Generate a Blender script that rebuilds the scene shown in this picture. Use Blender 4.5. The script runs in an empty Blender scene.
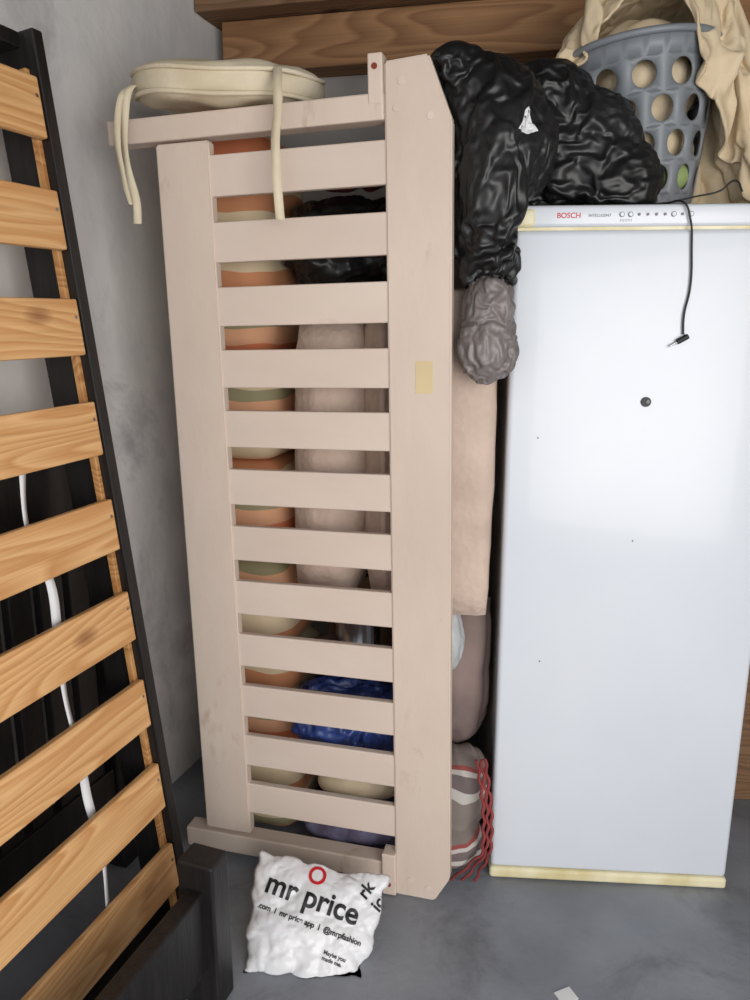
import bpy, bmesh, math, random, time
from mathutils import Vector, Matrix, noise
from mathutils.bvhtree import BVHTree
random.seed(3)
S = bpy.context.scene
C = S.collection
try:
    S.view_settings.view_transform = 'Standard'
    S.view_settings.look = 'None'
except Exception: pass

def lin(r, g, b):
    f = lambda c: (c/255/12.92) if c/255 <= .04045 else ((c/255+.055)/1.055)**2.4
    return (f(r), f(g), f(b), 1)

# ---------------------------------------------------------------- materials
def mat(name, c1, c2=None, rough=.6, scale=5, stretch=(1,1,1), bump=0., bscale=40, metal=0., detail=6,
        lo=.35, hi=.65, bkind='noise', bdist=.01, coords='Object', rnd=False, coat=0., spec=.5, c3=None, s3=1.2, p3=(.52,.68)):
    m = bpy.data.materials.new(name); m.use_nodes = True
    nt = m.node_tree; N = nt.nodes; L = nt.links
    b = N['Principled BSDF']
    b.inputs['Roughness'].default_value = rough
    b.inputs['Metallic'].default_value = metal
    b.inputs['Coat Weight'].default_value = coat
    b.inputs['Specular IOR Level'].default_value = spec
    tc = N.new('ShaderNodeTexCoord')
    mp = N.new('ShaderNodeMapping'); mp.inputs['Scale'].default_value = stretch
    src = tc.outputs[coords]
    if rnd:
        oi = N.new('ShaderNodeObjectInfo'); va = N.new('ShaderNodeVectorMath'); va.operation = 'ADD'
        mu = N.new('ShaderNodeMath'); mu.operation = 'MULTIPLY'; mu.inputs[1].default_value = 37
        L.new(oi.outputs['Random'], mu.inputs[0]); L.new(src, va.inputs[0]); L.new(mu.outputs[0], va.inputs[1])
        src = va.outputs[0]
    L.new(src, mp.inputs['Vector'])
    if c2 is None: c2 = tuple(min(1, x*.85) for x in c1[:3]) + (1,)
    t = N.new('ShaderNodeTexNoise'); t.inputs['Scale'].default_value = scale; t.inputs['Detail'].default_value = detail
    L.new(mp.outputs[0], t.inputs['Vector'])
    r = N.new('ShaderNodeValToRGB'); r.color_ramp.elements[0].position = lo; r.color_ramp.elements[1].position = hi
    r.color_ramp.elements[0].color = c2; r.color_ramp.elements[1].color = c1
    L.new(t.outputs['Fac'], r.inputs[0]); out = r.outputs[0]
    if c3:
        t3 = N.new('ShaderNodeTexNoise'); t3.inputs['Scale'].default_value = s3; t3.inputs['Detail'].default_value = 10; t3.inputs['Roughness'].default_value=.7
        t3.inputs['Distortion'].default_value = .6
        L.new(mp.outputs[0], t3.inputs['Vector'])
        r3 = N.new('ShaderNodeValToRGB'); r3.color_ramp.elements[0].position=p3[0]; r3.color_ramp.elements[1].position=p3[1]
        r3.color_ramp.elements[0].color=(0,0,0,1); r3.color_ramp.elements[1].color=(1,1,1,1)
        mx = N.new('ShaderNodeMix'); mx.data_type='RGBA'; L.new(t3.outputs['Fac'], r3.inputs[0]); L.new(r3.outputs[0], mx.inputs[0])
        L.new(out, mx.inputs[6]); mx.inputs[7].default_value = c3; out = mx.outputs[2]
    L.new(out, b.inputs['Base Color'])
    if bump > 0:
        bn = N.new('ShaderNodeBump'); bn.inputs['Strength'].default_value = bump; bn.inputs['Distance'].default_value = bdist
        if bkind == 'noise':
            bt = N.new('ShaderNodeTexNoise'); bt.inputs['Scale'].default_value = bscale; bt.inputs['Detail'].default_value = 8; o = bt.outputs['Fac']
        elif bkind == 'crease':
            bt = N.new('ShaderNodeTexNoise'); bt.noise_type = 'RIDGED_MULTIFRACTAL'; bt.inputs['Scale'].default_value = bscale
            bt.inputs['Detail'].default_value = 4; bt.inputs['Distortion'].default_value = .8; o = bt.outputs['Fac']
        elif bkind == 'voronoi':
            bt = N.new('ShaderNodeTexVoronoi'); bt.inputs['Scale'].default_value = bscale; bt.feature = 'F1'; o = bt.outputs['Distance']
        L.new(mp.outputs[0] if bkind in ('noise','crease') else src, bt.inputs['Vector'])
        L.new(o, bn.inputs['Height']); L.new(bn.outputs[0], b.inputs['Normal'])
    return m

def pine_mat(name, light, dark, rough=.5, knots=True):
    m = bpy.data.materials.new(name); m.use_nodes = True
    nt = m.node_tree; N = nt.nodes; L = nt.links; b = N['Principled BSDF']
    b.inputs['Roughness'].default_value = rough
    tc = N.new('ShaderNodeTexCoord'); oi = N.new('ShaderNodeObjectInfo')
    mu = N.new('ShaderNodeMath'); mu.operation = 'MULTIPLY'; mu.inputs[1].default_value = 91
    va = N.new('ShaderNodeVectorMath'); va.operation = 'ADD'
    L.new(oi.outputs['Random'], mu.inputs[0]); L.new(tc.outputs['Object'], va.inputs[0]); L.new(mu.outputs[0], va.inputs[1])
    mp = N.new('ShaderNodeMapping'); mp.inputs['Scale'].default_value = (1.0, 8, 8)
    L.new(va.outputs[0], mp.inputs['Vector'])
    n1 = N.new('ShaderNodeTexNoise'); n1.inputs['Scale'].default_value = 1.0; n1.inputs['Detail'].default_value = 1
    L.new(mp.outputs[0], n1.inputs['Vector'])
    m2 = N.new('ShaderNodeMath'); m2.operation = 'MULTIPLY'; m2.inputs[1].default_value = 16
    fr = N.new('ShaderNodeMath'); fr.operation = 'FRACT'
    L.new(n1.outputs['Fac'], m2.inputs[0]); L.new(m2.outputs[0], fr.inputs[0])
    r1 = N.new('ShaderNodeValToRGB'); e = r1.color_ramp.elements
    e[0].position = 0; e[0].color = light; e[1].position = .8; e[1].color = dark
    x = r1.color_ramp.elements.new(1.0); x.color = light
    L.new(fr.outputs[0], r1.inputs[0])
    mp2 = N.new('ShaderNodeMapping'); mp2.inputs['Scale'].default_value = (2, 120, 120)
    L.new(va.outputs[0], mp2.inputs['Vector'])
    n2 = N.new('ShaderNodeTexNoise'); n2.inputs['Scale'].default_value = 2; L.new(mp2.outputs[0], n2.inputs['Vector'])
    r2 = N.new('ShaderNodeValToRGB'); r2.color_ramp.elements[0].color = (.8,.75,.7,1); r2.color_ramp.elements[1].color = (1,1,1,1)
    r2.color_ramp.elements[0].position = .3; r2.color_ramp.elements[1].position = .6
    L.new(n2.outputs['Fac'], r2.inputs[0])
    mx = N.new('ShaderNodeMix'); mx.data_type = 'RGBA'; mx.blend_type = 'MULTIPLY'; mx.inputs[0].default_value = .7
    L.new(r1.outputs[0], mx.inputs[6]); L.new(r2.outputs[0], mx.inputs[7])
    out = mx.outputs[2]
    if knots:
        mp3 = N.new('ShaderNodeMapping'); mp3.inputs['Scale'].default_value = (3, 6, 6)
        L.new(va.outputs[0], mp3.inputs['Vector'])
        v = N.new('ShaderNodeTexVoronoi'); v.inputs['Scale'].default_value = 1; L.new(mp3.outputs[0], v.inputs['Vector'])
        r3 = N.new('ShaderNodeValToRGB'); r3.color_ramp.elements[0].color = (.25,.1,.04,1); r3.color_ramp.elements[1].color = (1,1,1,1)
        r3.color_ramp.elements[0].position = .06; r3.color_ramp.elements[1].position = .15
        L.new(v.outputs['Distance'], r3.inputs[0])
        mk = N.new('ShaderNodeMix'); mk.data_type = 'RGBA'; mk.blend_type = 'MULTIPLY'; mk.inputs[0].default_value = .8
        L.new(out, mk.inputs[6]); L.new(r3.outputs[0], mk.inputs[7]); out = mk.outputs[2]
    L.new(out, b.inputs['Base Color'])
    return m

def stripe_mat(name, cols, period, rough=.85, axis='Z', warp=.0):
    m = bpy.data.materials.new(name); m.use_nodes = True
    nt = m.node_tree; N = nt.nodes; L = nt.links; b = N['Principled BSDF']; b.inputs['Roughness'].default_value = rough
    tc = N.new('ShaderNodeTexCoord'); sp = N.new('ShaderNodeSeparateXYZ'); L.new(tc.outputs['Object'], sp.inputs[0])
    oi = N.new('ShaderNodeObjectInfo')
    mu = N.new('ShaderNodeMath'); mu.operation = 'DIVIDE'; mu.inputs[1].default_value = period
    L.new(sp.outputs[axis], mu.inputs[0])
    ad = N.new('ShaderNodeMath'); ad.operation = 'ADD'; L.new(mu.outputs[0], ad.inputs[0]); L.new(oi.outputs['Random'], ad.inputs[1])
    n = N.new('ShaderNodeTexNoise'); n.inputs['Scale'].default_value = 3; L.new(tc.outputs['Object'], n.inputs['Vector'])
    ma = N.new('ShaderNodeMath'); ma.operation = 'MULTIPLY_ADD'; ma.inputs[1].default_value = warp
    L.new(n.outputs['Fac'], ma.inputs[0]); L.new(ad.outputs[0], ma.inputs[2])
    fr = N.new('ShaderNodeMath'); fr.operation = 'FRACT'; L.new(ma.outputs[0], fr.inputs[0])
    r = N.new('ShaderNodeValToRGB'); r.color_ramp.interpolation = 'CONSTANT'
    el = r.color_ramp.elements; el[0].position = 0; el[0].color = cols[0][1]; el[1].position = cols[1][0]; el[1].color = cols[1][1]
    for p, c in cols[2:]:
        x = el.new(p); x.color = c
    L.new(fr.outputs[0], r.inputs[0]); L.new(r.outputs[0], b.inputs['Base Color'])
    return m

PAINT = mat('painted_wood', lin(214,197,183), lin(203,185,171), rough=.5, scale=3, stretch=(1,1,.5), bump=.15, bscale=30, c3=lin(176,150,128), s3=9, p3=(.60,.78))
PAINT2 = mat('painted_wood_slat', lin(215,199,186), lin(205,188,175), rough=.5, scale=4, stretch=(.4,1,1), bump=.12, bscale=30, rnd=True, c3=lin(186,162,142), s3=10, p3=(.62,.8))
BLACKW = mat('black_stained_wood', lin(30,27,27), lin(18,16,16), rough=.45, scale=8, stretch=(8,8,1), bump=.1, bscale=20)
PINE = pine_mat('pine', lin(226,180,126), lin(202,147,92))
PINEB = pine_mat('pine_batten', lin(205,155,100), lin(170,115,65), knots=False)
BEAM = pine_mat('beam_wood', lin(160,120,82), lin(130,92,60), rough=.75, knots=True)
BEAM2 = pine_mat('beam_wood_dark', lin(136,104,76), lin(106,78,54), rough=.8, knots=True)
WALL = mat('painted_plaster', lin(212,210,208), lin(196,195,195), rough=.85, scale=3.0, bump=.5, bscale=12, detail=12, lo=.35, hi=.6, c3=lin(172,171,172), s3=2.6)
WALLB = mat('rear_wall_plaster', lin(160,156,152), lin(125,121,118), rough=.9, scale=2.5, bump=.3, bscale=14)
FLOOR = mat('concrete_floor', lin(140,144,152), lin(118,122,130), rough=.5, scale=3.5, bump=.35, bscale=50, detail=14, lo=.35, hi=.65, bdist=.005, c3=lin(102,104,110), s3=3.0)
CEIL = mat('roof_sheet', lin(90,80,70), lin(60,52,45), rough=.8)
ENAMEL = mat('white_enamel', lin(214,218,225), lin(206,211,219), rough=.27, scale=1.5, spec=.5, coat=.15)
BODYW = mat('appliance_side', lin(205,206,205), lin(190,188,180), rough=.4)
CREAMP = mat('aged_plastic', lin(226,218,184), lin(205,190,140), rough=.4, scale=12)
GASKET = mat('door_gasket', lin(150,148,140), rough=.7)
REDT = mat('red_print', lin(200,30,40), lin(190,28,38), rough=.4)
DARKT = mat('dark_print', lin(25,25,28), lin(18,18,20), rough=.5)
GREYT = mat('grey_print', lin(110,112,118), rough=.4)
BLACKP = mat('black_bin_plastic', lin(34,34,36), lin(20,20,21), rough=.40, scale=6, bump=.55, bscale=14, bkind='crease', bdist=.012, spec=.45)
GREYBAG = mat('smoky_plastic', lin(122,114,112), lin(86,80,79), rough=.40, scale=7, bump=.4, bscale=12, bkind='crease', bdist=.008, stretch=(1,1,.4))
WHITEPL = mat('white_carrier_plastic', lin(226,226,228), lin(212,212,216), rough=.35, scale=6, bump=.6, bscale=14, bkind='crease', bdist=.008)
BLUEPL = mat('blue_plastic', lin(50,72,136), lin(30,44,92), rough=.4, scale=9, bump=.9, bscale=16, bkind='crease', bdist=.015)
BASKETM = mat('grey_basket_plastic', lin(132,136,142), lin(120,125,130), rough=.45)
CREAMCL = mat('cream_cloth', lin(222,204,173), lin(207,187,155), rough=.9, scale=5, bump=.3, bscale=90, bdist=.004)
CUSHM = mat('cushion_canvas', lin(222,210,186), lin(202,188,160), rough=.9, scale=7, bump=.3, bscale=120, bdist=.003)
BEIGEQ = mat('quilted_beige', lin(204,182,167), lin(189,167,152), rough=.9, scale=8, bump=.5, bscale=60, bkind='voronoi', bdist=.004)
GREENCL = mat('green_cloth', lin(150,170,110), lin(110,130,85), rough=.9)
REDCL = mat('red_cloth', lin(140,58,56), lin(100,40,42), rough=.9)
PURPCL = mat('patterned_clothes_cloth', lin(120,120,150), lin(76,66,86), rough=.9, scale=14)
GREYCL = mat('mauve_blanket_cloth', lin(146,126,120), lin(112,96,92), rough=.9, scale=5)
PALEPL = mat('pale_plastic', lin(190,192,194), lin(165,166,168), rough=.4, scale=5, bump=.4, bscale=14, bkind='crease')
BROWNCL = mat('brown_cloth', lin(130,106,98), lin(96,76,70), rough=.9, scale=5)
METAL = mat('steel', lin(170,172,178), rough=.25, metal=1)
CARD = mat('cardboard', lin(110,84,62), lin(88,66,48), rough=.9)
TAPE = mat('masking_tape', lin(214,194,152), lin(204,184,144), rough=.7)
RUST = mat('rust', lin(150,60,40), lin(110,45,30), rough=.8)
WHITEC = mat('white_ribbon', lin(228,228,230), rough=.7)
STRIPE = stripe_mat('striped_ticking', [(0,lin(226,206,172)),(.2,lin(218,130,90)),(.40,lin(232,176,138)),(.54,lin(160,154,120)),(.64,lin(226,206,172)),(.84,lin(212,146,104))], .30, warp=.25)
TOTEM = stripe_mat('woven_tote', [(0,lin(130,118,112)),(.3,lin(190,184,178)),(.42,lin(110,98,96)),(.62,lin(186,178,172)),(.7,lin(140,70,66)),(.78,lin(120,108,102))], .16, warp=1.6)

# ---------------------------------------------------------------- geometry helpers
def add(name, me, parent=None, m=None, loc=(0,0,0), rot=(0,0,0), smooth=False):
    o = bpy.data.objects.new(name, me); C.objects.link(o)
    o.location = loc; o.rotation_euler = rot
    if parent: o.parent = parent
    if m: me.materials.append(m)
    if smooth:
        for p in me.polygons: p.use_smooth = True
    return o
def empty(name, loc=(0,0,0), rot=(0,0,0)):
    e = bpy.data.objects.new(name, None); C.objects.link(e); e.location = loc; e.rotation_euler = rot
    e.empty_display_size = .1
    return e
def box(name, x, y, z, m, parent=None, bev=.003, seg=2, rot=(0,0,0), smooth=False):
    bm = bmesh.new(); bmesh.ops.create_cube(bm, size=1)
    sx, sy, sz = x[1]-x[0], y[1]-y[0], z[1]-z[0]
    bmesh.ops.scale(bm, vec=(sx,sy,sz), verts=bm.verts)
    if bev > 0: bmesh.ops.bevel(bm, geom=list(bm.edges), offset=min(bev, .49*min(sx,sy,sz)), segments=seg, affect='EDGES', profile=.5)
    me = bpy.data.meshes.new(name); bm.to_mesh(me); bm.free()
    return add(name, me, parent, m, ((x[0]+x[1])/2,(y[0]+y[1])/2,(z[0]+z[1])/2), rot, smooth)
def prism(name, pts, y0, y1, m, parent=None, bev=.003):
    bm = bmesh.new()
    a = [bm.verts.new((p[0], y0, p[1])) for p in pts]; f = bm.faces.new(a)
    r = bmesh.ops.extrude_face_region(bm, geom=[f])
    bmesh.ops.translate(bm, vec=(0,y1-y0,0), verts=[v for v in r['geom'] if isinstance(v, bmesh.types.BMVert)])
    bmesh.ops.recalc_face_normals(bm, faces=bm.faces)
    if bev: bmesh.ops.bevel(bm, geom=list(bm.edges), offset=bev, segments=2, affect='EDGES')
    me = bpy.data.meshes.new(name); bm.to_mesh(me); bm.free()
    return add(name, me, parent, m)
def cyl(name, r, h, loc, m, parent=None, rot=(0,0,0), r2=None, seg=32, bev=.001):
    bm = bmesh.new(); bmesh.ops.create_cone(bm, cap_ends=True, segments=seg, radius1=r, radius2=r if r2 is None else r2, depth=h)
    if bev: bmesh.ops.bevel(bm, geom=[e for e in bm.edges if len(e.link_faces)==2 and max(len(f.verts) for f in e.link_faces)>4], offset=bev, segments=2, affect='EDGES')
    me = bpy.data.meshes.new(name); bm.to_mesh(me); bm.free()
    return add(name, me, parent, m, loc, rot, smooth=False)
def tube(name, pts, r, m, parent=None):
    cu = bpy.data.curves.new(name, 'CURVE'); cu.dimensions = '3D'; cu.bevel_depth = r; cu.bevel_resolution = 3; cu.resolution_u = 12
    sp = cu.splines.new('BEZIER'); sp.bezier_points.add(len(pts)-1)
    for bp, p in zip(sp.bezier_points, pts):
        bp.co = p; bp.handle_left_type = bp.handle_right_type = 'AUTO'
    cu.materials.append(m)
    cu.use_fill_caps = True
    o = bpy.data.objects.new(name, cu); C.objects.link(o)
    if parent: o.parent = parent
    return o
def ribbon(name, pts, w, wdir, m, parent=None, th=.0012, tws=.5):
    P = [Vector(p) for p in pts]; out = []
    for i in range(len(P)-1):
        p0 = P[max(i-1,0)]; p1 = P[i]; p2 = P[i+1]; p3 = P[min(i+2,len(P)-1)]
        for k in range(8):
            t = k/8
            out.append(.5*((2*p1)+(-p0+p2)*t+(2*p0-5*p1+4*p2-p3)*t*t+(-p0+3*p1-3*p2+p3)*t**3))
    out.append(P[-1]); wd = Vector(wdir).normalized()
    bm = bmesh.new(); prev = None
    for i, p in enumerate(out):
        tw = tws*math.sin(i*.23)
        d = (wd + Vector((0,tw,0))).normalized()*w/2
        a = bm.verts.new(p-d); b = bm.verts.new(p+d)
        if prev: bm.faces.new((prev[0], prev[1], b, a))
        prev = (a, b)
    me = bpy.data.meshes.new(name); bm.to_mesh(me); bm.free()
    o = add(name, me, parent, m, smooth=True)
    md = o.modifiers.new('thick','SOLIDIFY'); md.thickness = th
    return o
def ridged(p):
    return 1-abs(noise.noise(p))*2
def wrinkle(bm, amp, freq, seed, fine, mode, post):
    bm.normal_update()
    off = Vector((seed*7.3, seed*3.1, seed*5.7)); nv = []
    for v in bm.verts:
        p = Vector((v.co.x*freq[0], v.co.y*freq[1], v.co.z*freq[2])) + off
        w = Vector((noise.noise(p*.5), noise.noise(p*.5+Vector((9,0,0))), noise.noise(p*.5+Vector((0,9,0)))))
        if mode == 'plastic':
            d = .9*noise.noise(p*.45+w) + .6*(ridged(p+w*.7)-.6) + fine*(ridged(p*2.1+w*1.2)-.6) + fine*.5*(ridged(p*4.3+w*2)-.6) + fine*.25*(ridged(p*8+w*2)-.6)
        else:
            a = noise.noise(p+w*1.2); d = .8*noise.noise(p*.4+w) + .9*(math.sin(a*9)*.5) + fine*noise.noise(p*2.2+w)
        nv.append(v.co + v.normal*d*amp)
    for v, c in zip(bm.verts, nv): v.co = c
    for _ in range(post): bmesh.ops.smooth_vert(bm, verts=bm.verts, factor=.3, use_axis_x=True, use_axis_y=True, use_axis_z=True)
def blob_mesh(ells, voxel, smooth_it=6):
    bm = bmesh.new()
    for e in ells:
        r = bmesh.ops.create_icosphere(bm, subdivisions=4, radius=1)
        bmesh.ops.transform(bm, matrix=Matrix.Translation(e[0]) @ Matrix.Diagonal((*e[1],1)), verts=r['verts'])
    me = bpy.data.meshes.new('tmp'); bm.to_mesh(me); bm.free()
    o = bpy.data.objects.new('tmp', me); C.objects.link(o)
    md = o.modifiers.new('r','REMESH'); md.mode = 'VOXEL'; md.voxel_size = voxel
    dg = bpy.context.evaluated_depsgraph_get(); ev = o.evaluated_get(dg)
    me2 = bpy.data.meshes.new_from_object(ev)
    bpy.data.objects.remove(o); bpy.data.meshes.remove(me)
    bm = bmesh.new(); bm.from_mesh(me2)
    for _ in range(smooth_it): bmesh.ops.smooth_vert(bm, verts=bm.verts, factor=.5, use_axis_x=True, use_axis_y=True, use_axis_z=True)
    bm.normal_update()
    return bm, me2
def lump(name, ells, m, parent=None, voxel=.012, amp=.01, freq=(8,8,8), smooth_it=6, clip=None, seed=0, fine=.4, mode='plastic', post=1):
    """one continuous soft body grown over a set of ellipsoids"""
    bm, me2 = blob_mesh(ells, voxel, smooth_it)
    wrinkle(bm, amp, freq, seed, fine, mode, post)
    if clip:
        for v in bm.verts: v.co = clip(v.co.copy())
    c = sum((v.co for v in bm.verts), Vector())/len(bm.verts)
    bmesh.ops.translate(bm, vec=-c, verts=bm.verts)
    bm.to_mesh(me2); bm.free(); me2.name = name
    return add(name, me2, parent, m, c, smooth=True)
def tree(o):
    mw = Matrix.Translation(o.location)
    return BVHTree.FromPolygons([mw @ v.co for v in o.data.vertices], [tuple(p.vertices) for p in o.data.polygons])
def cutup(bm, step):
    xs = [v.co.x for v in bm.verts]; ys = [v.co.y for v in bm.verts]
    for ax, lo, hi in ((0,min(xs),max(xs)),(1,min(ys),max(ys))):
        k = lo+step
        while k < hi:
            pn = Vector((1,0,0)) if ax==0 else Vector((0,1,0))
            bmesh.ops.bisect_plane(bm, geom=bm.verts[:]+bm.edges[:]+bm.faces[:], plane_co=pn*k, plane_no=pn)
            k += step
def lay(bm, bvh, ray, lift=.0018):
    dead = []
    for v in bm.verts:
        h = bvh.ray_cast(v.co, ray)
        if h[0] is None: dead.append(v)
        else: v.co = h[0] - ray*lift
    bmesh.ops.delete(bm, geom=dead, context='VERTS')
def text(name, body, size, m, parent, M, bvh=None, ray=None, bold=0.0, ext=.0006):
    cu = bpy.data.curves.new('t','FONT'); cu.body = body; cu.size = size; cu.offset = bold
    if bvh is None: cu.extrude = ext
    o = bpy.data.objects.new('t', cu); C.objects.link(o)
    dg = bpy.context.evaluated_depsgraph_get(); me = bpy.data.meshes.new_from_object(o.evaluated_get(dg))
    bpy.data.objects.remove(o)
    bm = bmesh.new(); bm.from_mesh(me)
    if bvh: cutup(bm, .005)
    bm.transform(M)
    if bvh: lay(bm, bvh, ray)
    bm.to_mesh(me); bm.free(); me.materials.clear()
    return add(name, me, parent, m)
def decal(name, pts, m, parent, M, bvh, ray):
    bm = bmesh.new(); bm.faces.new([bm.verts.new((p[0],p[1],0)) for p in pts])
    cutup(bm, .005); bm.transform(M); lay(bm, bvh, ray, .0022)
    me = bpy.data.meshes.new(name); bm.to_mesh(me); bm.free()
    return add(name, me, parent, m)

# ---------------------------------------------------------------- cloth draping (run once while the scene is being built)
def collider(o, th=.003, fr=20):
    md = o.modifiers.new('col','COLLISION'); o.collision.thickness_outer = th; o.collision.cloth_friction = fr
    return o
def cbox(x,y,z,bev=.01): return collider(box('proxy', x,y,z, None, None, bev))
def cblob(ells, voxel=.015, fr=20):
    bm, me = blob_mesh(ells, voxel, 6); bm.to_mesh(me); bm.free(); return collider(add('proxy', me), fr=fr)
def clothify(o, mass=.15, tension=15, bend=.05, shrink=0., pressure=None, selfc=True):
    md = o.modifiers.new('cloth','CLOTH'); s = md.settings
    s.quality = 5; s.mass = mass; s.tension_stiffness = tension; s.compression_stiffness = tension; s.shear_stiffness = tension*.4
    s.bending_stiffness = bend; s.air_damping = 2; s.tension_damping = 8; s.compression_damping = 8
    s.shrink_min = shrink
    if pressure is not None: s.use_pressure = True; s.uniform_pressure_force = pressure
    c = md.collision_settings; c.use_collision = True; c.distance_min = .003; c.collision_quality = 3
    c.use_self_collision = selfc; c.self_distance_min = .003; c.self_friction = 5
    md.point_cache.frame_start = 1; md.point_cache.frame_end = 200
    return o
def run_sim(cloths, proxies, frames, budget=120):
    t = time.time()
    S.frame_start = 1; S.frame_end = 200
    for f in range(1, frames+1):
        S.frame_set(f)
        if time.time()-t > budget: break
    dg = bpy.context.evaluated_depsgraph_get()
    for o in cloths:
        me = bpy.data.meshes.new_from_object(o.evaluated_get(dg))
        o.modifiers.clear(); o.vertex_groups.clear(); o.data = me
        for p in me.polygons: p.use_smooth = True
    for o in proxies: bpy.data.objects.remove(o)
    S.frame_set(1)
def recenter(o):
    me = o.data; c = sum((v.co for v in me.vertices), Vector())/len(me.vertices)
    me.transform(Matrix.Translation(-c)); o.location = c
    return o

BOARD = [(-.1257,0),(-.025,-.0),(.014,.07),(.014,1.82),(-.034,1.945),(-.1257,1.94)]
zt = 1.675
proxies = [cbox((.31,1.2),(1.74,2.33),(1.2,zt)), cbox((.318,.75),(1.35,1.75),(1.2,zt-.004)),
           cbox((-.1,1.5),(2.42,2.5),(1.2,2.4))]
pbox = prism('proxy', BOARD, -.002, .032, None, None, 0); collider(pbox)
pbox.location = (.1735,1.640,0); pbox.rotation_euler = (0,-.019,-math.radians(16)); proxies.append(pbox)
proxies.append(cblob([((.645,2.0,1.92),(.165,.165,.15)),((.64,2.0,2.02),(.180,.180,.06)),((.655,2.0,1.8),(.135,.135,.13)),((.65,2.00,2.10),(.16,.15,.07))], fr=60))
A1 = [((.245,1.76,1.85),(.105,.11,.115)),((.240,1.69,1.72),(.058,.075,.17)),((.21,1.77,1.91),(.085,.10,.055)),((.165,1.74,1.955),(.05,.07,.028)),((.30,1.75,1.80),(.08,.09,.09)),((.240,1.68,1.58),(.048,.05,.09))]
A2 = [((.43,1.92,1.80),(.135,.12,.12)),((.56,1.835,1.745),(.085,.055,.065)),((.39,1.91,1.91),(.11,.11,.09)),((.50,1.86,1.82),(.09,.07,.11))]
A3 = [((.240,1.655,1.455),(.050,.040,.07)),((.238,1.650,1.375),(.060,.045,.070))]
proxies += [cblob(A1), cblob(A2), cblob(A3), cbox((.10,.305),(1.715,1.8),(1.2,1.5))]
def bagskin(name, ells, off, voxel, seed, m):
    bm, me = blob_mesh([(e[0], tuple(r+off for r in e[1])) for e in ells], voxel, 4)
    for v in bm.verts:
        p = v.co*16 + Vector((seed,seed,seed)); v.co += v.normal*.007*noise.noise(p)
    bm.to_mesh(me); bm.free(); me.name = name
    return clothify(add(name, me, None, m), mass=.08, tension=12, bend=.015, shrink=-.20, pressure=-1.2)
bag1 = bagskin('bin_bag', A1, .020, .009, 3, BLACKP)
bag2 = bagskin('bin_bag', A2, .020, .009, 7, BLACKP)
bag3 = bagskin('plastic_bag', A3, .014, .007, 12, GREYBAG)
# jacket sheet thrown over the basket, held by its collar
NX, NY = 130, 84
bm = bmesh.new(); g=[]; pins=[]
for j in range(NY+1):
    row=[]
    for i in range(NX+1):
        x = .33+.90*i/NX
        k = max(0,min(1,(x-.66)/.08))
        y0 = 1.80 - .12*k; y = y0+(2.33-y0)*j/NY
        hv = noise.noise(Vector((x*11,y*11,2))); hw = noise.noise(Vector((x*25,y*25,5)))
        z = 2.245+.07*hv+.035*hw - max(0,x-.84)*1.0 - max(0,.50-x)*.5
        v = bm.verts.new((x+.025*noise.noise(Vector((x*9,y*9,7))),y+.03*noise.noise(Vector((x*7,y*7,12))),z))
        if .47 < x < .86 and 1.90 < y < 2.00 and (i%8==0) and (j%7==0):
            pins.append(j*(NX+1)+i); v.co.z = 2.205-.5*max(0,.56-x)+.035*hv
        row.append(v)
    g.append(row)
for j in range(NY):
    for i in range(NX): bm.faces.new((g[j][i],g[j][i+1],g[j+1][i+1],g[j+1][i]))
me = bpy.data.meshes.new('cream_jacket'); bm.to_mesh(me); bm.free()
jacket = add('cream_jacket', me, None, CREAMCL)
vg = jacket.vertex_groups.new(name='pin'); vg.add(pins, 1.0, 'REPLACE')
clothify(jacket, mass=.3, tension=20, bend=.3, shrink=-.08)
jacket.modifiers['cloth'].settings.vertex_group_mass = 'pin'
run_sim([bag1,bag2,bag3,jacket], proxies, 34, budget=150)
for o in (bag1, bag2, bag3, jacket):
    recenter(o)
    md = o.modifiers.new('sub','SUBSURF'); md.levels = 1; md.render_levels = 1
md = jacket.modifiers.new('th','SOLIDIFY'); md.thickness = .006

# ---------------------------------------------------------------- room shell
def wall(name, p0, p1, z0, z1, nrm, th, m):
    p0 = Vector((*p0,0)); p1 = Vector((*p1,0)); n = Vector((*nrm,0)).normalized()*th
    bm = bmesh.new()
    base = [p0,p1,p1+n,p0+n]
    lo = [bm.verts.new((p.x,p.y,z0)) for p in base]; hi = [bm.verts.new((p.x,p.y,z1)) for p in base]
    bm.faces.new(lo); bm.faces.new(hi)
    for i in range(4): bm.faces.new((lo[i],lo[(i+1)%4],hi[(i+1)%4],hi[i]))
    bmesh.ops.recalc_face_normals(bm, faces=bm.faces)
    me = bpy.data.meshes.new(name); bm.to_mesh(me); bm.free()
    return add(name, me, None, m)
t20 = math.tan(math.radians(20)); t12 = math.tan(math.radians(12))
cx, cy = -.4676, 2.641
ZC = 2.62
wall('wall_left', (cx, cy), (cx-3.0*t20, cy-3.0), 0, ZC, (-1,t20), .12, WALL)
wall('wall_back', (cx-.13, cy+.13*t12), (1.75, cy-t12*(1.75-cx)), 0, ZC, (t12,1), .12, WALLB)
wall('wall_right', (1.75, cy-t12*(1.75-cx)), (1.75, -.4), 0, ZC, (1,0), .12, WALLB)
box('floor', (-3.5,3.5), (-4,3.2), (-.06,0), FLOOR, bev=0)
box('ceiling', (-1.9,1.9), (-.3,2.9), (ZC,ZC+.05), CEIL, bev=0)
def along_back(name, off, x0, x1, z0, z1, depth, m):
    L_ = (x1-x0)/math.cos(math.radians(12))
    e = empty(name, (cx+x0+math.sin(math.radians(12))*-off, cy-t12*x0-off, 0), (0,0,-math.radians(12)))
    box('timber', (0,L_), (-depth,0), (z0,z1), m, e, bev=.004)
    return e
along_back('wall_plate_beam', .005, .03, 2.15, 2.165, 2.305, .10, BEAM)
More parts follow.
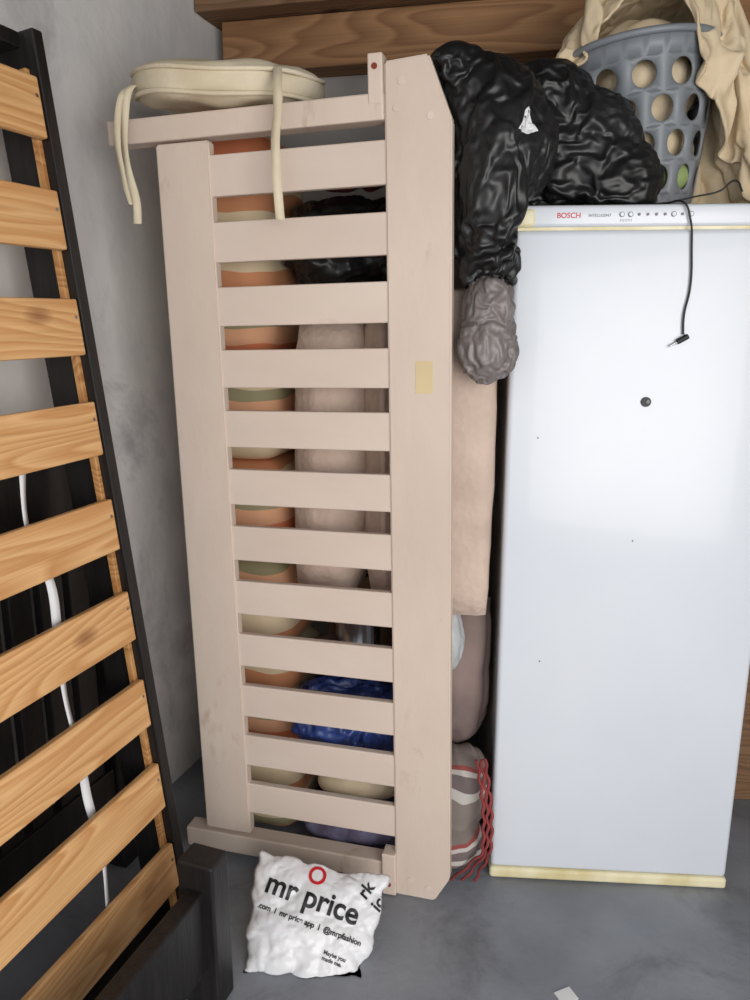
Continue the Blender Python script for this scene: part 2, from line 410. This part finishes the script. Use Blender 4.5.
along_back('roof_beam', .02, -.02, 2.1, 2.31, 2.5, .16, BEAM2)

# ---------------------------------------------------------------- upright freezer
yawF = -math.atan2(.044,.6)
fr = empty('upright_freezer', (.303,1.733,0), (0,0,yawF))
box('cabinet', (.004,.598), (.07,.62), (.03,1.66), BODYW, fr, bev=.006)
box('gasket', (.012,.59), (.055,.072), (.04,1.62), GASKET, fr, bev=0)
box('door', (0,.602), (0,.057), (.034,1.622), ENAMEL, fr, bev=.012, seg=5, smooth=True)
box('kick_strip', (-.002,.604), (-.003,.06), (.003,.034), CREAMP, fr, bev=.008, seg=3)
box('control_panel', (.0,.602), (.002,.09), (1.628,1.673), ENAMEL, fr, bev=.008, seg=4, smooth=True)
box('panel_end_cap', (-.003,.045), (-.001,.088), (1.627,1.668), CREAMP, fr, bev=.01, seg=4, smooth=True)
box('door_top_trim', (.0,.602), (.01,.06), (1.620,1.629), CREAMP, fr, bev=.001)
for i,(x,y) in enumerate(((.05,.09),(.55,.09),(.05,.56),(.55,.56))):
    cyl('foot_%d'%i, .02, .045, (x,y,.0225), DARKT, fr)
RX = Matrix.Rotation(math.pi/2, 4, 'X')
text('brand_label', 'BOSCH', .0155, REDT, fr, Matrix.Translation((.088,.0015,1.646)) @ RX, bold=.0002)
text('model_label', 'INTELLIGENT', .008, GREYT, fr, Matrix.Translation((.155,.0015,1.648)) @ RX)
text('rating_label', 'A+  cool', .009, GREYT, fr, Matrix.Translation((.5,.0015,1.648)) @ RX)
for i in range(9):
    big = i in (0,1,6,8)
    cyl('button_%d'%i, .0055 if big else .003, .004, (.225+i*.018,.001,1.652), GREYT, fr, (math.pi/2,0,0))
    if big: cyl('button_face_%d'%i, .004, .005, (.225+i*.018,.0002,1.652), ENAMEL, fr, (math.pi/2,0,0))
text('panel_marks', '| | | | | | | |', .006, GREYT, fr, Matrix.Translation((.222,.0015,1.639)) @ RX)
cyl('lock_bezel', .011, .006, (.305,-.002,1.254), DARKT, fr, (math.pi/2,0,0))
cyl('lock_core', .004, .008, (.308,-.004,1.255), GREYT, fr, (math.pi/2,0,0))
for i,(x,z) in enumerate(((.07,1.17),(.30,.93),(.10,.62))):
    cyl('chip_%d'%i, .0018, .001, (x,-.0003,z), DARKT, fr, (math.pi/2,0,0), bev=0)
cord = empty('audio_cable', (.303,1.733,0), (0,0,yawF))
tube('lead', [(.30,.06,1.679),(.325,.03,1.678),(.35,-.004,1.674),(.366,-.006,1.64),(.374,-.006,1.58),(.378,-.006,1.50),(.370,-.006,1.44),(.372,-.006,1.402)], .0022, DARKT, cord)
tube('loop', [(.325,.04,1.678),(.38,.03,1.69),(.43,.02,1.70),(.46,.02,1.72),(.48,.03,1.70)], .0020, DARKT, cord)
cyl('plug_body', .006, .026, (.371,-.008,1.392), DARKT, cord, (0,math.radians(60),0))
cyl('plug_tip', .002, .02, (.352,-.008,1.381), METAL, cord, (0,math.radians(60),0))

# ---------------------------------------------------------------- painted slatted bed end, stood on its side
yawP = -math.radians(16)
pb = empty('painted_slatted_headboard', (.1735,1.640,0.002), (0, -.019, yawP))
prism('top_board', BOARD, 0, .03, PAINT, pb, .004)
prism('lower_board', [(-.657,.10),(-.5257,.10),(-.5257,1.825),(-.657,1.825)], 0, .028, PAINT, pb, .004)
for i in range(12):
    zc = .206+.1405*i
    box('slat_%d'%i, (-.53,-.12), (.005,.024), (zc-.0435,zc+.0435), PAINT2, pb, bev=.003)
box('leg_upper', (-.7725,-.126), (-.006,.045), (1.830,1.882), PAINT, pb, bev=.004)
box('leg_lower', (-.72,-.126), (.0,.05), (.032,.088), PAINT, pb, bev=.004)
box('leg_end_upper', (-.158,-.127), (-.008,.03), (1.86,1.955), PAINT, pb, bev=.003)
box('leg_end_lower', (-.158,-.122), (-.012,.03), (.004,.12), PAINT, pb, bev=.003)
cyl('bolt_hole_upper', .006, .004, (-.143,-.009,1.93), RUST, pb, (math.pi/2,0,0))
cyl('bolt_hole_lower', .006, .004, (-.14,-.013,.035), RUST, pb, (math.pi/2,0,0))
box('tape_patch', (-.064,-.026), (-.0008,.001), (1.275,1.345), TAPE, pb, bev=0)
for i,(x,z) in enumerate(((-.09,1.90),(-.03,1.83),(-.085,.05),(-.04,.035),(-.1,1.85))):
    cyl('plug_%d'%i, .008, .003, (x,-.0005,z), PAINT2, pb, (math.pi/2,0,0))

# ---------------------------------------------------------------- black bed base with pine slats leaning on the left wall
lean = Vector((-.205,.048,1.974)); zax = lean.normalized()
xax = Vector((-.342,-.940,0)).normalized()
yax = zax.cross(xax).normalized()
xax = yax.cross(zax).normalized()
Mb = Matrix((( xax.x,yax.x,zax.x,-.4517),(xax.y,yax.y,zax.y,1.602),(xax.z,yax.z,zax.z,.002),(0,0,0,1)))
bb = empty('slatted_bed_base'); bb.matrix_world = Mb
sgn = 1 if yax.x < 0 else -1
def yr(a,b):
    a,b = sgn*a, sgn*b
    return (min(a,b),max(a,b))
LB = 1.99
box('side_rail_far', (-.005,.022), yr(-.005,.115), (0,LB), BLACKW, bb, bev=.003)
box('side_rail_near', (.90,.93), yr(-.005,.115), (0,LB), BLACKW, bb, bev=.003)
box('end_rail_top', (.022,.90), yr(.03,.115), (LB-.03,LB), BLACKW, bb, bev=.003)
box('end_rail_bottom', (.022,.90), yr(.03,.115), (0,.03), BLACKW, bb, bev=.003)
box('batten_far', (.022,.034), yr(.018,.034), (.04,1.92), PINEB, bb, bev=.002)
box('batten_near', (.888,.90), yr(.018,.034), (.04,1.92), PINEB, bb, bev=.002)
for i in range(9):
    zc = (.16+.2095*i)*1.005
    box('slat_%d'%i, (.024,.898), yr(0.0,.018), (zc-.057,zc+.057), PINE, bb, bev=.004)
    cyl('screw_%d'%i, .0035, .002, (.036,-sgn*.0,zc+.02), METAL, bb, (math.pi/2,0,0), bev=0)
ribbon('strap', [(.220+.010*math.sin(k*1.7), sgn*(.03+.010*math.sin(k*2.3)), 1.17-k*.12) for k in range(10)], .019, (1,0,0), WHITEC, bb, tws=.4)

yawB = math.atan2(-.940,-.342)
be = empty('black_bed_footboard', (-.358,1.375,0), (0,0,yawB))
box('corner_post', (-.030,.034), (-.042,.042), (0.0,.350), BLACKW, be, bev=.006, seg=3)
box('cross_rail', (.03,.95), (-.02,.02), (.10,.29), BLACKW, be, bev=.005)
box('corner_post_near', (.95,1.01), (-.04,.04), (0.0,.350), BLACKW, be, bev=.006)
bh = empty('black_barred_headboard', (-.665,1.86,0), (0,0,yawB))
box('post_far', (.03,.09), (-.03,.03), (0,1.16), BLACKW, bh, bev=.005)
box('post_near', (1.1,1.16), (-.03,.03), (0,1.16), BLACKW, bh, bev=.005)
box('rail_top', (.09,1.1), (-.02,.02), (.98,1.12), BLACKW, bh, bev=.004)
box('rail_bottom', (.09,1.1), (-.02,.02), (.1,.3), BLACKW, bh, bev=.004)
for i in range(11): box('bar_%d'%i, (.115+i*.09,.178+i*.09), (-.012,.012), (.29,.99), BLACKW, bh, bev=.003)

# ---------------------------------------------------------------- stored bedding behind the painted panel
sm = empty('folded_striped_mattress', (-.335,2.08,0), (0,0,yawP))
nL = 7; hL = 1.88/nL
for i in range(nL):
    sh = .05*(1-i/(nL-1))
    box('fold_%d'%i, (-.115+.004*(nL-i),.115+sh), (-.16+.008*math.sin(i*2.1),.17), (i*hL,(i+1)*hL+.004), STRIPE, sm, bev=.07, seg=6, smooth=True)
def cushion(name, x, y, z, m, rot=(0,0,0), bev=.045, bulge=.012):
    """padded upholstery block, softly bulging"""
    e = empty(name, ((x[0]+x[1])/2,(y[0]+y[1])/2,z[0]), rot)
    hx=(x[1]-x[0])/2; hy=(y[1]-y[0])/2; hz=(z[1]-z[0])/2
    bm = bmesh.new(); bmesh.ops.create_cube(bm, size=1)
    bmesh.ops.scale(bm, vec=(2*hx-2*bev,2*hy-2*bev,2*hz-2*bev), verts=bm.verts)
    bmesh.ops.subdivide_edges(bm, edges=bm.edges, cuts=14, use_grid_fill=True)
    lim = Vector((hx-bev,hy-bev,hz-bev))
    bm.normal_update()
    for v in bm.verts:
        c = v.co; n = Vector([ (1 if c[k]>lim[k]-1e-5 else -1 if c[k]<-lim[k]+1e-5 else 0) for k in range(3)])
        d = Vector([c[k]/lim[k] for k in range(3)])
        n = n.normalized()
        puff = bulge*(1-d.x**4)*(1-d.z**4) if abs(n.y)>.5 else bulge*(1-d.y**4)*(1-d.z**4)
        v.co = c + n*(bev + puff) + n*.006*noise.noise(c*9+Vector((x[0]*50,0,0)))
    bmesh.ops.translate(bm, vec=(0,0,hz), verts=bm.verts)
    me = bpy.data.meshes.new(name); bm.to_mesh(me); bm.free()
    add('padding', me, e, m, smooth=True)
    return e
cushion('quilted_cushion', (-.200,-.020), (1.83,2.09), (.742,1.445), BEIGEQ, (0,.03,-.2), .05)
cushion('quilted_cushion', (-.005,.105), (1.81,2.07), (.742,1.50), BEIGEQ, (0,-.01,-.2), .045)
cushion('quilted_mattress', (.125,.290), (1.72,2.00), (.735,1.50), BEIGEQ, (0,.0,-.12), .02, .003)
box('storage_crate', (-.12,.25), (2.02,2.28), (0,.735), CARD, bev=.004, rot=(0,0,-.1))
sp = empty('steel_pot', (-.045,1.90,.60))
cyl('pot_body', .06, .09, (0,0,.05), METAL, sp); cyl('pot_rim', .064, .006, (0,0,.097), METAL, sp)
lump('blue_plastic_bag', [((-.09,1.86,.40),(.13,.08,.12)),((.0,1.86,.39),(.09,.08,.12))], BLUEPL, voxel=.006, amp=.022, freq=(12,12,9), seed=2, fine=.8)
lump('brown_blanket', [((-.08,1.90,.56),(.13,.08,.04))], BROWNCL, voxel=.008, amp=.01, freq=(10,10,10), seed=4, mode='cloth')
lump('cream_pillow', [((-.03,1.87,.21),(.13,.09,.05))], CREAMCL, voxel=.01, amp=.006, freq=(9,9,9), seed=5, mode='cloth')
lump('patterned_clothes', [((-.05,1.88,.08),(.15,.10,.07)),((.04,1.86,.08),(.07,.08,.07))], PURPCL, voxel=.01, amp=.012, freq=(11,11,11), seed=6, mode='cloth', clip=lambda c: Vector((c.x,c.y,max(c.z,.002))))
lump('hanging_blanket', [((.21,1.87,.62),(.10,.06,.22)),((.21,1.87,.48),(.10,.06,.16))], GREYCL, voxel=.008, amp=.012, freq=(16,16,1.5), seed=7, mode='cloth', clip=lambda c: Vector((min(c.x,.302),c.y,min(c.z,.731))))
lump('clear_plastic_bag', [((.190,1.77,.66),(.04,.03,.09))], PALEPL, voxel=.006, amp=.010, freq=(14,14,6), seed=9, clip=lambda c: Vector((c.x,c.y,min(c.z,.731))))
tb = empty('woven_tote_bag')
lump('tote_body', [((.215,1.80,.22),(.082,.07,.13)),((.24,1.79,.28),(.05,.05,.07)),((.2,1.80,.08),(.09,.09,.08))], TOTEM, tb, voxel=.008, amp=.008, freq=(10,10,5), seed=8, mode='cloth', clip=lambda c: Vector((min(c.x,.298),c.y,max(c.z,.002))))
for k in range(3):
    pts=[]
    for j in range(26):
        a=j/25; z=.35*(1-a)+.012
        x=.275-.01*k+.022*math.sin(a*2.6)-.07*max(0,a-.75)*4*(.4+.3*k)
        pts.append((x+.003*math.sin(j*1.9+k*2), 1.71-.01*math.sin(a*3)+.003*math.cos(j*1.9+k*2), z))
    tube('rope_%d'%k, pts, .004, REDCL, tb)
lump('bin_bag', [((-.08,2.0,1.61),(.15,.13,.12)),((.05,1.98,1.62),(.11,.12,.11))], BLACKP, voxel=.007, amp=.02, freq=(9,9,9), seed=11, fine=.7)
lump('red_garment', [((-.06,1.98,1.79),(.14,.10,.045))], REDCL, voxel=.01, amp=.015, freq=(9,9,9), seed=12, mode='cloth')
MXZ = Matrix(((1,0,0,0),(0,0,-1,1.2),(0,1,0,0),(0,0,0,1)))
tr = decal('white_tear', [(.281,1.797),(.290,1.812),(.296,1.835),(.303,1.842),(.312,1.822),(.326,1.800),(.305,1.792)], WHITEC, None, MXZ, tree(bag1), Vector((0,1,0)))
tr.parent = bag1; tr.matrix_parent_inverse = Matrix.Translation(-bag1.location)

# ---------------------------------------------------------------- chair cushion on top
cc = empty('round_chair_cushion', (-.335,1.93,1.952), (math.radians(9),math.radians(1.5),0))
bm = bmesh.new()
segs, rings = 72, 20; R = .225; H = .048
rows = []
for j in range(rings+1):
    a = -math.pi/2 + math.pi*j/rings
    rr = R*(abs(math.cos(a))**.4); zz = H*math.copysign(abs(math.sin(a))**.8, math.sin(a))
    row = []
    for i in range(segs):
        th = 2*math.pi*i/segs
        sq = 1 - .03*math.cos(2*th)
        x, y = rr*sq*math.cos(th), rr*math.sin(th)*.9
        z = zz + .010*noise.noise(Vector((x*12,y*12,j*.2)))
        row.append(bm.verts.new((x,y,z)))
    rows.append(row)
for j in range(rings):
    for i in range(segs): 
        bm.faces.new((rows[j][i],rows[j][(i+1)%segs],rows[j+1][(i+1)%segs],rows[j+1][i]))
bmesh.ops.remove_doubles(bm, verts=bm.verts, dist=.0005)
me = bpy.data.meshes.new('pad'); bm.to_mesh(me); bm.free(); add('pad', me, cc, CUSHM, smooth=True)
for zz in (-.024,.022):
    q = [(.99*R*(1-.03*math.cos(2*t))*math.cos(t), .99*R*.9*math.sin(t), zz+.003*math.sin(5*t)) for t in [2*math.pi*k/40 for k in range(41)]]
    tube('piping_%s'%('a' if zz<0 else 'b'), q, .005, CUSHM, cc)
ribbon('tie_a', [(-.18,-.08,.0),(-.202,-.12,-.02),(-.212,-.14,-.10),(-.206,-.16,-.17),(-.19,-.17,-.24),(-.19,-.175,-.29)], .017, (1,0,0), CUSHM, cc)
ribbon('tie_b', [(-.19,-.07,.0),(-.215,-.13,-.03),(-.226,-.15,-.12),(-.215,-.16,-.2),(-.20,-.17,-.25)], .014, (1,.2,0), CUSHM, cc)
ribbon('tie_c', [(.13,-.165,.03),(.135,-.212,.0),(.138,-.240,-.05),(.134,-.260,-.12),(.138,-.275,-.20),(.144,-.285,-.27)], .019, (1,0,0), CUSHM, cc, tws=.2)

# ---------------------------------------------------------------- laundry basket
lb = empty('laundry_basket', (.660,2.00,zt+.012), (0,math.radians(-5),0))
Hb = .36; rb, rt = .112, .176
def bpt(th, h, off=0.):
    r = rb+(rt-rb)*(h/Hb)**.8+off
    return Vector((r*math.cos(th), r*math.sin(th), h))
bm = bmesh.new()
rowsN = 4; cols = 12; z0r = .03; z1r = .315; n = 32
for j in range(rowsN):
    h0 = z0r+(z1r-z0r)*j/rowsN; h1 = z0r+(z1r-z0r)*(j+1)/rowsN; hm=(h0+h1)/2; dh=(h1-h0)/2
    for i in range(cols):
        tc = 2*math.pi*(i+.5*(j%2))/cols; dt = math.pi/cols
        inner = []; outer = []
        for k in range(n):
            a = 2*math.pi*k/n + math.pi/4
            ca, sa = math.cos(a), math.sin(a)
            inner.append(bm.verts.new(bpt(tc+dt*.62*ca, hm+dh*.76*sa)))
            s = 1/max(abs(ca),abs(sa))
            outer.append(bm.verts.new(bpt(tc+dt*ca*s, hm+dh*sa*s)))
        for k in range(n):
            bm.faces.new((outer[k],outer[(k+1)%n],inner[(k+1)%n],inner[k]))
def ringband(ha, hb):
    A=[bm.verts.new(bpt(2*math.pi*k/96,ha)) for k in range(96)]; B=[bm.verts.new(bpt(2*math.pi*k/96,hb)) for k in range(96)]
    for k in range(96): bm.faces.new((A[k],A[(k+1)%96],B[(k+1)%96],B[k]))
    return A
base = ringband(0,z0r); bm.faces.new(base); ringband(z1r,Hb)
bmesh.ops.remove_doubles(bm, verts=bm.verts, dist=.0008)
bmesh.ops.recalc_face_normals(bm, faces=bm.faces)
me = bpy.data.meshes.new('tub'); bm.to_mesh(me); bm.free()
o = add('tub', me, lb, BASKETM, smooth=True); md = o.modifiers.new('t','SOLIDIFY'); md.thickness=.004
tube('rim', [bpt(2*math.pi*k/24,Hb,.001) for k in range(25)], .008, BASKETM, lb)
lump('laundry', [((0,0,.16),(.106,.106,.14)),((0,0,.28),(.13,.13,.09)),((0,.02,.37),(.12,.10,.07))], CREAMCL, lb, voxel=.01, amp=.010, freq=(8,8,8), seed=41, mode='cloth')
lump('green_laundry', [((.04,-.07,.075),(.06,.04,.045))], GREENCL, lb, voxel=.008, amp=.006, freq=(14,14,14), seed=42)

# ---------------------------------------------------------------- printed carrier bag on the floor
nrm = Vector((.03,-.70,.71)).normalized(); right = Vector((.97,-.10,-.12)); right = (right - nrm*right.dot(nrm)).normalized(); up = nrm.cross(right)
ctr = Vector((-.142,1.515,.068))
bm = bmesh.new(); NG = 90; W2, H2 = .146, .122
def sheet(sign):
    g = []
    for j in range(NG+1):
        v = -1+2*j/NG; row=[]
        for i in range(NG+1):
            u = -1+2*i/NG
            t = (max(0,1-abs(u)**3.2))**.6*(max(0,1-abs(v)**3.2))**.6
            th = (.030 if sign>0 else .05)*t*(1-.25*v)
            wx = W2*u*(1+.09*v) + .014*noise.noise(Vector((u*2,v*2,3)))
            wy = H2*v*(1-.03*u) + .020*noise.noise(Vector((u*2.5,v*2.5,8)))
            p = ctr + right*wx + up*wy + nrm*(sign*th)
            row.append(bm.verts.new(p))
        g.append(row)
    for j in range(NG):
        for i in range(NG):
            f = (g[j][i],g[j][i+1],g[j+1][i+1],g[j+1][i])
            bm.faces.new(f if sign>0 else f[::-1])
sheet(1); sheet(-1)
bmesh.ops.remove_doubles(bm, verts=bm.verts, dist=.0004)
bmesh.ops.recalc_face_normals(bm, faces=bm.faces)
wrinkle(bm, .012, (10,10,10), 51, .38, 'plastic', 1)
for v in bm.verts: v.co.z = max(v.co.z, .002)
cen = ctr.copy(); bmesh.ops.translate(bm, vec=-cen, verts=bm.verts)
me = bpy.data.meshes.new('bag_body'); bm.to_mesh(me); bm.free()
cb = empty('carrier_bag')
body = add('bag_body', me, cb, WHITEPL, cen, smooth=True)
bvh = tree(body)
tilt = Matrix.Rotation(math.radians(-9), 3, nrm); r2 = tilt @ right; u2 = tilt @ up
def frame(u, v, rr=r2, uu=u2):
    p = ctr + nrm*.25 + right*u + up*v
    return Matrix(((rr.x,uu.x,nrm.x,p[0]),(rr.y,uu.y,nrm.y,p[1]),(rr.z,uu.z,nrm.z,p[2]),(0,0,0,1)))
text('logo_text', 'mr price', .066, DARKT, cb, frame(-.128,.036), bvh, -nrm, bold=.0014)
text('small_text', '.com  I  mr price app  I  @mrpfashion', .0165, DARKT, cb, frame(-.135,.001), bvh, -nrm, bold=.0005)
text('corner_text', 'Maybe you\nmade me.', .012, DARKT, cb, frame(.035,-.067), bvh, -nrm, bold=.0003)
text('logo_mark', 'O', .055, REDT, cb, frame(-.035,.074), bvh, -nrm, bold=.001)
text('side_text', 'rk\nice', .04, DARKT, cb, frame(.112,.055, (Matrix.Rotation(math.radians(60),3,nrm)@right), (Matrix.Rotation(math.radians(60),3,nrm)@up)), bvh, -nrm, bold=.001)

# things at the right, beyond the freezer
box('wooden_board', (1.02,1.50), (2.06,2.10), (0,1.3), BEAM2, bev=.004, rot=(0,0,-.08))
box('paper_scrap', (.395,.435), (1.352,1.385), (.0005,.003), WHITEC, bev=0, rot=(0,0,.4))
for i,(x,y,z) in enumerate(((-.80,1.70,2.16),(-.765,1.73,2.12))):
    cyl('wall_screw' if i==0 else 'wall_screw.001', .004, .05, (x,y,z), METAL, None, (0,math.pi/2,0))

# ---------------------------------------------------------------- light
w = bpy.data.worlds.new('sky'); S.world = w; w.use_nodes = True
bg = w.node_tree.nodes['Background']; bg.inputs[0].default_value = (.92,.96,1.0,1); bg.inputs[1].default_value = 1.2
ld = bpy.data.lights.new('door_daylight','AREA'); ld.shape='RECTANGLE'; ld.size=2.4; ld.size_y=2.0; ld.energy=80; ld.color=(1,.965,.92)
lo = bpy.data.objects.new('door_daylight', ld); C.objects.link(lo); lo.location=(1.2,-1.2,1.25); lo.rotation_euler=(math.radians(91),0,math.radians(24))

# ---------------------------------------------------------------- camera
cd = bpy.data.cameras.new('camera'); cam = bpy.data.objects.new('camera', cd); C.objects.link(cam)
cam.location = (0,0,1.42); cam.rotation_euler = (math.radians(90-12.9),0,0)
cd.sensor_fit='VERTICAL'; cd.sensor_height=36; cd.sensor_width=27; cd.lens=27.36; cd.clip_start=.02
S.camera = cam
